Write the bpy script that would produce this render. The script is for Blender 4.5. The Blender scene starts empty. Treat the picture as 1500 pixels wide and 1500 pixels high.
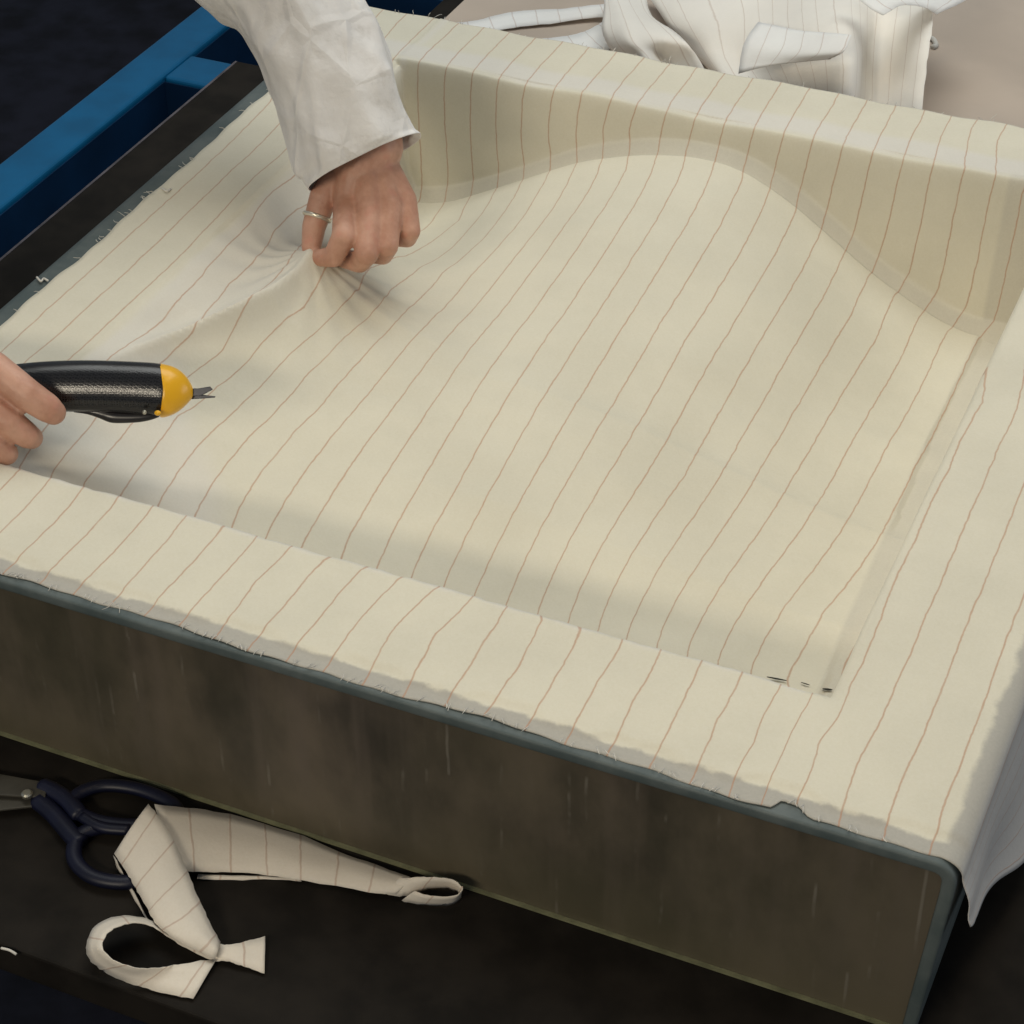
import bpy, bmesh, math, random
import numpy as np
from mathutils import Vector, Matrix
random.seed(7); np.random.seed(7)
SC = bpy.context.scene
COL = SC.collection
# ------------------------------------------------------------------ camera
CAM_C = np.array([0.1089, -0.8649, 0.9131])
CAM_R = np.array([[0.9156, 0.4020, -0.0054], [0.2438, -0.5659, -0.7876], [-0.3197, 0.7199, -0.6161]])   # right, down, forward
U_, _, V_ = np.linalg.svd(CAM_R); CAM_R = U_ @ V_
FPX = 3153.3                                   # focal length in pixels of the 1500 px photograph
cam = bpy.data.cameras.new('camera'); camo = bpy.data.objects.new('camera', cam); COL.objects.link(camo)
cam.sensor_width = 36; cam.lens = FPX / 1500 * 36; cam.clip_start = 0.05; cam.clip_end = 100
M = Matrix.Identity(4)
for i in range(3):
    M[i][0] = CAM_R[0][i]; M[i][1] = -CAM_R[1][i]; M[i][2] = -CAM_R[2][i]; M[i][3] = CAM_C[i]
camo.matrix_world = M
SC.camera = camo
# ------------------------------------------------------------------ light of the workshop
w = bpy.data.worlds.new('World'); SC.world = w; w.use_nodes = True
bg = w.node_tree.nodes['Background']; bg.inputs[0].default_value = (0.80, 0.90, 1.0, 1); bg.inputs[1].default_value = 0.23
def lamp(name, loc, target, sx, sy, power, col):
    l = bpy.data.lights.new(name, 'AREA'); l.shape = 'RECTANGLE'; l.size = sx; l.size_y = sy; l.energy = power; l.color = col
    o = bpy.data.objects.new(name, l); COL.objects.link(o); o.location = loc
    o.rotation_euler = (Vector(target) - Vector(loc)).to_track_quat('-Z', 'Y').to_euler()
    return o
lamp('ceiling_lamp', (-0.75, 1.50, 2.6), (-0.45, 0.45, 0), 2.8, 1.7, 62, (0.985, 1.0, 0.955))
lamp('front_fill_lamp', (-0.55, -2.2, 1.5), (-0.4, 0.35, 0), 1.0, 0.25, 36, (1.0, 0.885, 0.70))  # added warm fill from the front, not a workshop fitting
lamp('side_fill_lamp', (2.6, 1.6, 0.65), (0.0, 0.6, -.05), 1.6, 0.7, 15, (0.95, 0.97, 1.0))  # unseen cool fill, set low to reach only the right hand drape
wl = lamp('warm_fill_lamp', (0.15, 0.35, 2.3), (-0.25, 0.36, 0), 1.0, .35, 0.9, (1.0, 0.78, 0.48)); wl.data.spread = math.radians(50)  # added to lay a soft warm pool on the right of the hollow
vs = SC.view_settings; vs.view_transform = 'Standard'; vs.look = 'None'; vs.exposure = -0.31; vs.gamma = 1.0; vs.use_curve_mapping = False
# ------------------------------------------------------------------ helpers
def ray(px, py): return CAM_R.T @ np.array([(px - 750) / FPX, (py - 750) / FPX, 1.0])
def at(px, py, v=0.0, plane='z'):               # the place a photo pixel shows on a given plane
    d = ray(px, py); i = 'xyz'.index(plane); return CAM_C + d * (v - CAM_C[i]) / d[i]
def atd(px, py, dep): return CAM_C + ray(px, py) * dep
def depth(P): return float((np.asarray(P) - CAM_C) @ CAM_R[2])
def tag(o, label=None, cat=None, group=None, kind=None):
    if label: o['label'] = label
    if cat: o['category'] = cat
    if group: o['group'] = group
    if kind: o['kind'] = kind
    return o
def empty(name, loc=(0, 0, 0)):
    o = bpy.data.objects.new(name, None); COL.objects.link(o); o.location = loc; o.empty_display_size = 0.05; return o
def mesh(name, V, F, mat=None, parent=None, smooth=True, uv=None):
    me = bpy.data.meshes.new(name)
    me.from_pydata([tuple(map(float, v)) for v in V], [], [tuple(map(int, q)) for q in F]); me.update()
    if smooth: me.polygons.foreach_set('use_smooth', [True] * len(me.polygons))
    if uv is not None:
        l = me.uv_layers.new(name='weave'); idx = np.empty(len(me.loops), int); me.loops.foreach_get('vertex_index', idx)
        l.data.foreach_set('uv', np.asarray(uv, float)[idx].ravel())
    if mat: me.materials.append(mat)
    o = bpy.data.objects.new(name, me); COL.objects.link(o)
    if parent:
        o.parent = parent; o.matrix_parent_inverse = Matrix.Translation(-Vector(parent.location))
    return o
def mod_solid(o, t, off=0.0):
    m = o.modifiers.new('thickness', 'SOLIDIFY'); m.thickness = t; m.offset = off; return o
def mod_bevel(o, wd, seg=2):
    m = o.modifiers.new('bevel', 'BEVEL'); m.width = wd; m.segments = seg; m.limit_method = 'ANGLE'; return o
class MB:                                        # collects boxes / tubes into one mesh
    def __init__(s): s.V = []; s.F = []
    def add(s, V, F):
        n = len(s.V); s.V += [tuple(v) for v in V]; s.F += [tuple(i + n for i in f) for f in F]; return s
    def box(s, x0, x1, y0, y1, z0, z1):
        V = [(x, y, z) for z in (z0, z1) for y in (y0, y1) for x in (x0, x1)]
        return s.add(V, [(0, 2, 3, 1), (4, 5, 7, 6), (0, 1, 5, 4), (2, 6, 7, 3), (0, 4, 6, 2), (1, 3, 7, 5)])
    def loft(s, rings, caps=True, closed=False):
        n = len(rings[0]); V = [p for r in rings for p in r]; F = []
        m = len(rings)
        for i in range(m if closed else m - 1):
            for j in range(n):
                a, b = i * n + j, i * n + (j + 1) % n
                c, d = ((i + 1) % m) * n + (j + 1) % n, ((i + 1) % m) * n + j
                F.append((a, b, c, d))
        if caps and not closed: F += [tuple(range(n))[::-1], tuple((m - 1) * n + j for j in range(n))]
        return s.add(V, F)
    def tube(s, pts, rad, n=12, flat=1.0, up=(0, 0, 1), closed=False):
        P = np.array(pts, float); m = len(P); rings = []
        rad = [rad] * m if np.isscalar(rad) else rad
        for i in range(m):
            t = (P[(i + 1) % m] - P[i - 1]) if closed else P[min(i + 1, m - 1)] - P[max(i - 1, 0)]
            t /= np.linalg.norm(t); u = np.cross(t, up)
            if np.linalg.norm(u) < 1e-3: u = np.cross(t, (1, 0, 0))
            u /= np.linalg.norm(u); v = np.cross(u, t)
            rings.append([P[i] + rad[i] * (math.cos(a) * u + flat * math.sin(a) * v) for a in np.linspace(0, 2 * math.pi, n, endpoint=False)])
        return s.loft(rings, True, closed)
    def build(s, name, mat, parent=None, smooth=False): return mesh(name, s.V, s.F, mat, parent, smooth)
def catmull(P, k, closed=False):
    P = np.asarray(P, float); n = len(P); out = []
    for i in range(n if closed else n - 1):
        g = lambda j: P[j % n] if closed else (P[j] if 0 <= j < n else (2 * P[0] - P[1] if j < 0 else 2 * P[-1] - P[-2]))
        a, b, c, d = g(i - 1), g(i), g(i + 1), g(i + 2)
        for t in np.arange(k) / k:
            out.append(.5 * (2 * b + (c - a) * t + (2 * a - 5 * b + 4 * c - d) * t * t + (3 * b - a - 3 * c + d) * t ** 3))
    if not closed: out.append(P[-1])
    return np.array(out)
def surf(grid, k1, k2):                          # smooth surface through a grid of points
    G = np.array(grid, float)
    A = catmull(G, k1); B = np.stack([catmull(A[i], k2) for i in range(len(A))]); return B
def grid_faces(n, m, off=0): return [(off + i * m + j, off + i * m + j + 1, off + (i + 1) * m + j + 1, off + (i + 1) * m + j) for i in range(n - 1) for j in range(m - 1)]
# ------------------------------------------------------------------ materials
class Nd:
    def __init__(s, name):
        s.m = bpy.data.materials.new(name); s.m.use_nodes = True; s.t = s.m.node_tree; s.b = s.t.nodes['Principled BSDF']
    def n(s, typ, **kw):
        o = s.t.nodes.new(typ)
        for k, v in kw.items():
            if k.startswith('i_'):
                key = k[2:]; key = int(key) if key.isdigit() else key.replace('_', ' ')
                if hasattr(v, 'is_linked') or isinstance(v, bpy.types.NodeSocket): s.t.links.new(v, o.inputs[key])
                else: o.inputs[key].default_value = v
            else: setattr(o, k, v)
        return o
    def math(s, op, a, b=None, c=None, clamp=False):
        o = s.t.nodes.new('ShaderNodeMath'); o.operation = op; o.use_clamp = clamp
        for i, v in enumerate((a, b, c)):
            if v is None: continue
            if isinstance(v, bpy.types.NodeSocket): s.t.links.new(v, o.inputs[i])
            else: o.inputs[i].default_value = v
        return o.outputs[0]
    def ss(s, v, a, b):
        o = s.t.nodes.new('ShaderNodeMapRange'); o.interpolation_type = 'SMOOTHSTEP'
        s.t.links.new(v, o.inputs[0]); o.inputs[1].default_value = a; o.inputs[2].default_value = b; return o.outputs[0]
    def mix(s, f, a, b, blend='MIX'):
        o = s.t.nodes.new('ShaderNodeMix'); o.data_type = 'RGBA'; o.blend_type = blend
        for i, v in ((0, f), (6, a), (7, b)):
            if isinstance(v, bpy.types.NodeSocket): s.t.links.new(v, o.inputs[i])
            else: o.inputs[i].default_value = v if i == 0 else (*v, 1)
        return o.outputs[2]
    def noise(s, scale, detail=3, rough=.5, vec=None, dist=0.0):
        o = s.t.nodes.new('ShaderNodeTexNoise'); o.inputs['Scale'].default_value = scale; o.inputs['Detail'].default_value = detail
        o.inputs['Roughness'].default_value = rough; o.inputs['Distortion'].default_value = dist
        s.t.links.new(vec if vec is not None else s.obj(), o.inputs['Vector']); return o.outputs[0]
    def obj(s):
        if not hasattr(s, '_c'): s._c = s.t.nodes.new('ShaderNodeTexCoord')
        return s._c.outputs['Object']
    def stretch(s, x, y, z):
        o = s.t.nodes.new('ShaderNodeMapping'); o.inputs['Scale'].default_value = (x, y, z); s.t.links.new(s.obj(), o.inputs[0]); return o.outputs[0]
    def bump(s, h, strength, dist):
        o = s.t.nodes.new('ShaderNodeBump'); o.inputs['Strength'].default_value = strength; o.inputs['Distance'].default_value = dist
        s.t.links.new(h, o.inputs['Height']); s.t.links.new(o.outputs[0], s.b.inputs['Normal'])
    def set(s, **kw):
        for k, v in kw.items():
            key = {'col': 'Base Color', 'rough': 'Roughness', 'spec': 'Specular IOR Level', 'metal': 'Metallic', 'sheen': 'Sheen Weight', 'coat': 'Coat Weight', 'sub': 'Subsurface Weight'}[k]
            if isinstance(v, bpy.types.NodeSocket): s.t.links.new(v, s.b.inputs[key])
            else: s.b.inputs[key].default_value = (*v, 1) if isinstance(v, tuple) else v
        return s
def simple(name, col, rough=.6, var=.15, scale=30, spec=.3, metal=0.0, bump=0.0):
    N = Nd(name); h = N.noise(scale, 4)
    c2 = tuple(max(0, v * (1 - var)) for v in col); c1 = tuple(min(1, v * (1 + var)) for v in col)
    N.set(col=N.mix(N.ss(h, .3, .7), c2, c1), rough=rough, spec=spec, metal=metal)
    if bump: N.bump(h, bump, .002)
    return N.m
def striped_cloth(name, cream, bare=None, loose_and_rim_light=None, line=(.36, .20, .13), lw=.030, amount=.72):
    N = Nd(name)
    uvn = N.n('ShaderNodeUVMap', uv_map='weave'); sp = N.n('ShaderNodeSeparateXYZ', i_0=uvn.outputs[0])
    wob = N.math('MULTIPLY', N.math('SUBTRACT', N.noise(60, 3, .6), .5), .11)
    u = N.math('ADD', sp.outputs[0], wob)
    d = N.math('ABSOLUTE', N.math('SUBTRACT', N.math('FRACT', N.math('ADD', u, .5)), .5))
    core = N.math('SUBTRACT', 1.0, N.ss(d, lw * .35, lw * 1.35))
    fade = N.math('ADD', .55, N.math('MULTIPLY', N.noise(35, 3, .7), .9), clamp=True)
    lf = N.math('MULTIPLY', N.math('MULTIPLY', core, fade), amount)
    g = N.noise(9, 4, .6)
    base = N.mix(N.ss(g, .3, .7), tuple(v * .95 for v in cream), tuple(min(.9, v * 1.04) for v in cream))
    if bare:                                     # the cream glass layer lying under the sheet ends in a ragged edge short of the mould's edge
        po = N.n('ShaderNodeSeparateXYZ', i_0=N.obj())
        rag = N.math('MULTIPLY', N.math('SUBTRACT', N.noise(48, 4, .6), .5), .011)
        m1 = N.ss(N.math('ADD', po.outputs[1], rag), .0160, .0195)
        m2 = N.ss(N.math('MULTIPLY', N.math('ADD', po.outputs[0], rag), -1.0), .0085, .0135)
        base = N.mix(N.math('MULTIPLY', m1, m2), bare, base)
        base = N.mix(N.ss(po.outputs[0], -.002, .005), base, (.50, .49, .475))      # and the free hanging edge shows its own white
        ag = N.n('ShaderNodeAttribute', attribute_name='gap_shade'); base = N.mix(N.math('MULTIPLY', ag.outputs['Fac'], N.math('ADD', .35, N.math('MULTIPLY', N.noise(28, 3), .6))), base, (.53, .50, .425))
        at_ = N.n('ShaderNodeAttribute', attribute_name='loose_and_rim_light')          # paler where the sheet hangs free, plus a highlight painted along the front rim
        base = N.mix(at_.outputs['Fac'], base, N.mix(N.ss(g, .3, .7), tuple(v * .96 for v in loose_and_rim_light), tuple(v * 1.03 for v in loose_and_rim_light)))
    fine = N.noise(520, 3, .75)
    base = N.mix(.16, base, N.mix(fine, (0.25, .25, .25), (1, 1, 1)), 'OVERLAY')
    N.set(col=N.mix(lf, base, line), rough=.75, spec=.25, sheen=.12)
    wv = N.math('ADD', N.math('MULTIPLY', fine, .35), N.math('MULTIPLY', core, .5))
    N.bump(N.math('ADD', wv, N.math('MULTIPLY', N.noise(120, 3, .6), 1.2)), .35, .0007)
    return N.m
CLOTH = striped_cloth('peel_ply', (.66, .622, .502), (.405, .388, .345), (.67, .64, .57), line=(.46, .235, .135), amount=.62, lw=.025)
SCRAPF = striped_cloth('shaded_offcut_cloth', (.68, .62, .53), line=(.40, .24, .17), amount=.5)  # same offcut cloth toned darker for the shade in front of the mould
SCRAP = striped_cloth('offcut_cloth', (.86, .82, .75), line=(.46, .32, .25), amount=.36)
SCRAPW = striped_cloth('thin_offcut_cloth', (.88, .86, .83), line=(.48, .33, .26), amount=.4)
def shell_mat():
    N = Nd('gelcoat'); n = N.noise(22, 5, .6)
    N.set(col=N.mix(N.ss(n, .35, .7), (.070, .092, .094), (.118, .140, .138)), rough=.55, spec=.3); N.bump(N.noise(120, 3), .08, .001); return N.m
SHELL = shell_mat()
def panel_mat():
    N = Nd('stained_panel')
    po = N.n('ShaderNodeSeparateXYZ', i_0=N.obj())
    blot = N.noise(9, 5, .62, N.stretch(1, 1, .55)); streak = N.noise(38, 3, .55, N.stretch(1, 1, .06)); fine = N.noise(150, 4, .6, N.stretch(1, 1, .12))
    c = N.mix(N.ss(blot, .32, .70), (.025, .022, .019), (.132, .106, .078))
    c = N.mix(N.math('MULTIPLY', N.ss(streak, .48, .72), .55), c, (.125, .100, .082))
    low = N.math('MULTIPLY', N.ss(N.noise(4, 3), .35, .65), .45)
    c = N.mix(low, c, (.088, .080, .050))
    foot = N.math('MULTIPLY', N.math('SUBTRACT', 1.0, N.ss(N.math('ADD', po.outputs[2], N.math('MULTIPLY', N.noise(7, 3), .07)), -.135, -.035)), .55)
    c = N.mix(foot, c, (.110, .096, .058))
    # hardened resin runs: thin pale drips of uneven length
    vx = N.n('ShaderNodeTexVoronoi', voronoi_dimensions='2D', feature='F1', i_Scale=1.0, i_Vector=N.n('ShaderNodeCombineXYZ', i_0=N.math('MULTIPLY', po.outputs[0], 34.0), i_1=N.math('MULTIPLY', po.outputs[2], 9.0)).outputs[0], i_Randomness=1.0)
    vd = N.n('ShaderNodeSeparateXYZ', i_0=vx.outputs['Position'])
    dx = N.math('ABSOLUTE', N.math('SUBTRACT', N.math('ADD', N.math('MULTIPLY', po.outputs[0], 34.0), N.math('MULTIPLY', N.noise(30, 2), .12)), vd.outputs[0]))
    drip = N.math('MULTIPLY', N.math('SUBTRACT', 1.0, N.ss(dx, .012, .055)), N.ss(N.noise(24, 3, .6), .50, .68))
    drip = N.math('MULTIPLY', drip, N.math('SUBTRACT', 1.0, N.ss(vx.outputs['Distance'], .15, .5)))
    c = N.mix(N.math('MULTIPLY', drip, .42), c, (.24, .22, .185))
    c = N.mix(N.math('MULTIPLY', N.ss(fine, .62, .78), .16), c, (.13, .12, .10))
    N.set(col=c, rough=N.math('ADD', .30, N.math('MULTIPLY', blot, .35)), spec=.45); N.bump(N.math('ADD', N.math('MULTIPLY', streak, .6), drip), .25, .0015)
    return N.m
PANEL = panel_mat()
TRIM = simple('green_edge', (.17, .17, .10), .35, .25, 60)
TABLE = simple('dark_rubber_top', (.0120, .0100, .0080), .75, .35, 26, .12, bump=.15)
EDGE = simple('table_edge', (.085, .075, .085), .5, .3, 40)
STEEL = simple('painted_steel', (.02, .02, .022), .5)
FLOOR = simple('dark_floor', (.0085, .0092, .0160), .7, .5, 14, .15, bump=.2)
CARD = simple('kraft_card', (.50, .42, .35), .85, .08, 7, .1, bump=.08)
BLUE = simple('blue_plastic', (.003, .135, .31), .42, .12, 12, .4, bump=.05)
NAVY = simple('blue_plastic_shaded', (.004, .030, .085), .5, .2, 9, .3)
def sleeve_mat():
    N = Nd('nonwoven_coat'); n = N.noise(420, 3, .6); g = N.noise(14, 4, .6); st = N.noise(26, 3, .6, N.stretch(1, .5, .5))
    c = N.mix(N.ss(g, .3, .72), (.64, .62, .60), (.78, .765, .75)); c = N.mix(N.math('MULTIPLY', N.ss(st, .56, .72), .22), c, (.36, .33, .29))
    dirt = N.math('MULTIPLY', N.ss(N.noise(17, 5, .7), .53, .68), .42); c = N.mix(dirt, c, (.40, .37, .33))
    N.set(col=c, rough=.7, spec=.3, sheen=.15)
    vo = N.n('ShaderNodeTexVoronoi', feature='DISTANCE_TO_EDGE', i_Vector=N.stretch(1, .8, .55), i_Scale=26.0)
    cr = N.math('SUBTRACT', 1.0, N.ss(N.math('ADD', vo.outputs[0], N.math('MULTIPLY', N.noise(60, 2), .06)), .0, .16))
    N.bump(N.math('ADD', N.math('ADD', N.math('MULTIPLY', n, .08), N.math('MULTIPLY', N.noise(38, 4, .6), .8)), N.math('MULTIPLY', cr, .55)), .62, .004)
    return N.m
COAT = sleeve_mat()
def skin_mat():
    N = Nd('skin'); g = N.noise(48, 4, .6); b = N.noise(240, 3, .6)
    c = N.mix(N.ss(g, .3, .7), (.46, .238, .162), (.60, .345, .25)); c = N.mix(N.math('MULTIPLY', N.ss(N.noise(75, 2), .55, .75), .35), c, (.58, .235, .17))
    N.set(col=c, rough=.48, spec=.4, sub=.12); N.b.inputs['Subsurface Radius'].default_value = (.008, .003, .0015); N.b.inputs['Subsurface Scale'].default_value = .6
    N.bump(N.math('ADD', b, N.math('MULTIPLY', N.noise(90, 3), .8)),   .38, .0010); return N.m
SKIN = skin_mat()
RINGM = simple('ring_metal', (.75, .70, .58), .25, .05, 40, .5, .6)
def grip_mat():
    N = Nd('checked_black_grip')
    v = N.n('ShaderNodeTexVoronoi', feature='DISTANCE_TO_EDGE', i_Vector=N.stretch(1, 1, 1), i_Scale=560.0, i_Randomness=.25)
    h = N.ss(v.outputs[0], .02, .22)
    N.set(col=N.mix(h, (.016, .016, .018), (.005, .005, .006)), rough=.22, spec=.5); N.bump(h, .10, .0004); return N.m
GRIP = grip_mat()
BLACKP = simple('black_plastic', (.012, .010, .011), .3, .3, 60, .5)
YELLOW = simple('yellow_plastic', (.80, .42, .012), .3, .06, 30, .5)
BLADE = simple('dark_steel', (.05, .052, .06), .35, .2, 60, .5, .5)
SCREW = simple('bright_steel', (.5, .48, .40), .3, .1, 80, .5, .9)
NAVYH = simple('navy_handle', (.0045, .006, .020), .45, .25, 40, .35)
OLD = simple('dull_blade', (.075, .070, .058), .4, .3, 30, .4, .5)
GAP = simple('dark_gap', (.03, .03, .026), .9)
THREAD = simple('white_thread', (.62, .60, .55), .8)

# >>> height
MW, MD, MH = 0.8456, 0.8831, 0.1538          # mould width, depth, height
RF, RR, RL, RB = 0.1081, -0.1043, -0.7413, 0.7973   # rim lines of the recess (front y, right x, left x, back y)
BX = np.array([-.80,-.7145,-.6718,-.6449,-.615,-.5835,-.5541,-.5271,-.5018,-.4755,-.4474,-.4188,-.3902,-.3651,-.3394,-.3146,-.29,-.2609,-.2328,-.2062,-.1834,-.1631,-.10])
BZ = np.array([-.142,-.133,-.1200,-.1075,-.0925,-.0765,-.0625,-.0515,-.0423,-.0356,-.0312,-.0306,-.0352,-.0450,-.0566,-.0709,-.0832,-.1015,-.1160,-.1280,-.1355,-.1390,-.1400])
def sstep(a, b, t):
    t = np.clip((t - a) / (b - a), 0, 1); return t * t * (3 - 2 * t)
def smin(a, b, k):
    h = np.clip(0.5 + 0.5 * (b - a) / k, 0, 1); return b + (a - b) * h - k * h * (1 - h)
def smax(a, b, k): return -smin(-a, -b, k)
def floor_z(x, y):
    bell = np.interp(x, BX, BZ)
    for o in (-.016, -.008, .008, .016): bell = bell + np.interp(x + o, BX, BZ)
    bell = bell / 5
    w = sstep(0.10, 0.80, y)
    front = -0.112 + 0.0 * x
    return front * (1 - w) + bell * w
def bridge(x, y):                            # the sheet pulled up off the left wall towards the pinching hand
    tc = np.interp(y, [.20, .28, .31, .337, .364, .394, .43, .452, .50, .56, .62, .70], [.006, .026, .040, .054, .070, .083, .089, .087, .072, .05, .03, .006])
    zc = np.interp(y, [.10, .27, .36, .455, .51, .60, .68, .72], [-.004, -.007, -.006, -.006, -.026, -.045, -.03, -.004])
    L = np.interp(y, [.10, .24, .38, .47, .57, .68, .74], [.15, .13, .085, .100, .075, .03, .012])
    t = x - RL
    zf = floor_z(x, y)
    u = np.clip((t) / np.maximum(tc, 1e-4), 0, 1)
    up = zc * (0.35 * u + 0.65 * u * u) - 0.017 * np.sin(np.pi * u) ** 1.3 * sstep(.015, .06, tc)
    tau = np.maximum(t - tc, 0) / L
    dn = zf + (zc - zf) * np.exp(-(tau ** np.interp(y, [.24, .30, .425, .47], [.95, .58, .60, 1.25])) * (0.85 + 0.25 * np.clip(tau, 0, 1)))
    pl = sstep(.32, .39, y) * (1 - sstep(.452, .470, y))
    rdg = .0050 * pl * np.exp(-((t - tc) / .0045) ** 2)
    ang = np.arctan2(y - .456, x + .655); rr = np.hypot(y - .456, x + .655)      # small pulls running out from the pinch
    pulls = .0016 * np.sin(ang * 15 + 1.0 + 12 * rr) * np.exp(-rr / .09) * sstep(.006, .03, rr)
    return np.where(t < tc, up, dn) + rdg + pulls + .011 * np.exp(-np.hypot(x + .6525, y - .450) / .009)
def solid_z(x, y):
    zf = floor_z(x, y)
    bw = -(RB - 0.010 - y) / 0.20            # back wall, drafted
    rw = -(RR - 0.004 - x) / 0.20
    fw = -(y - RF + 0.0005) / 0.15
    cv = zf + 0.011 - (RB - 0.010 + 0.2 * zf - y) * 0.9          # bridged corner under the back wall
    cr = zf + 0.004 - (RR - 0.004 + 0.20 * zf - x) * np.interp(y, [.10, .30, .55], [1.1, .62, .42])
    cr = np.where(cr > zf - .0045, np.minimum(cr, zf - .003), -9)
    cv = np.where(cr > -5, np.maximum(cr, np.where(cv > zf, cv, -9)), cv)
    # the floor layer is cut to a clean edge where the bridged corner starts, and the wall layer likewise above it
    z = np.where((cv > zf) | (cr > -5), cv, zf + 0.0032 * sstep(.10, .75, np.maximum(y, (x + .55) * 1.7)))
    z = smax(z, bridge(x, y), 0.004)
    bw = bw + 0.010 * sstep(.004, .0, np.abs(z - cv)) * 0
    z = smax(z, bw, 0.002); z = smax(z, rw, 0.004); z = smax(z, fw, 0.006)
    return z
def fabric_z(x, y):
    z = smin(solid_z(x, y), np.zeros_like(x), np.interp(y, [.2, .6], [.005, .020]))
    z = np.where(x < RL, smin(np.maximum(z, -0.002), 0 * x, 0.004), z)
    return z + 0.003
def gap_shade_mask(x, y):                          # the sheet spans between two cut layers; shade there is painted in as grey
    zf = floor_z(x, y); base = RB - 0.010 + 0.2 * zf
    m = sstep(-.0135, -.0115, y - base) * (1 - sstep(-.002, .004, y - base))
    br = RR - 0.004 + 0.2 * zf
    wn = np.interp(y, [.10, .30, .55], [-.010, -.016, -.023]); n = sstep(-.002, .002, x - br - wn) * (1 - sstep(.010, .022, x - br)) * sstep(RF + .004, RF + .03, y)
    return np.maximum(m, n) * (x > -.725) * (y < RB + .01)
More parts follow.
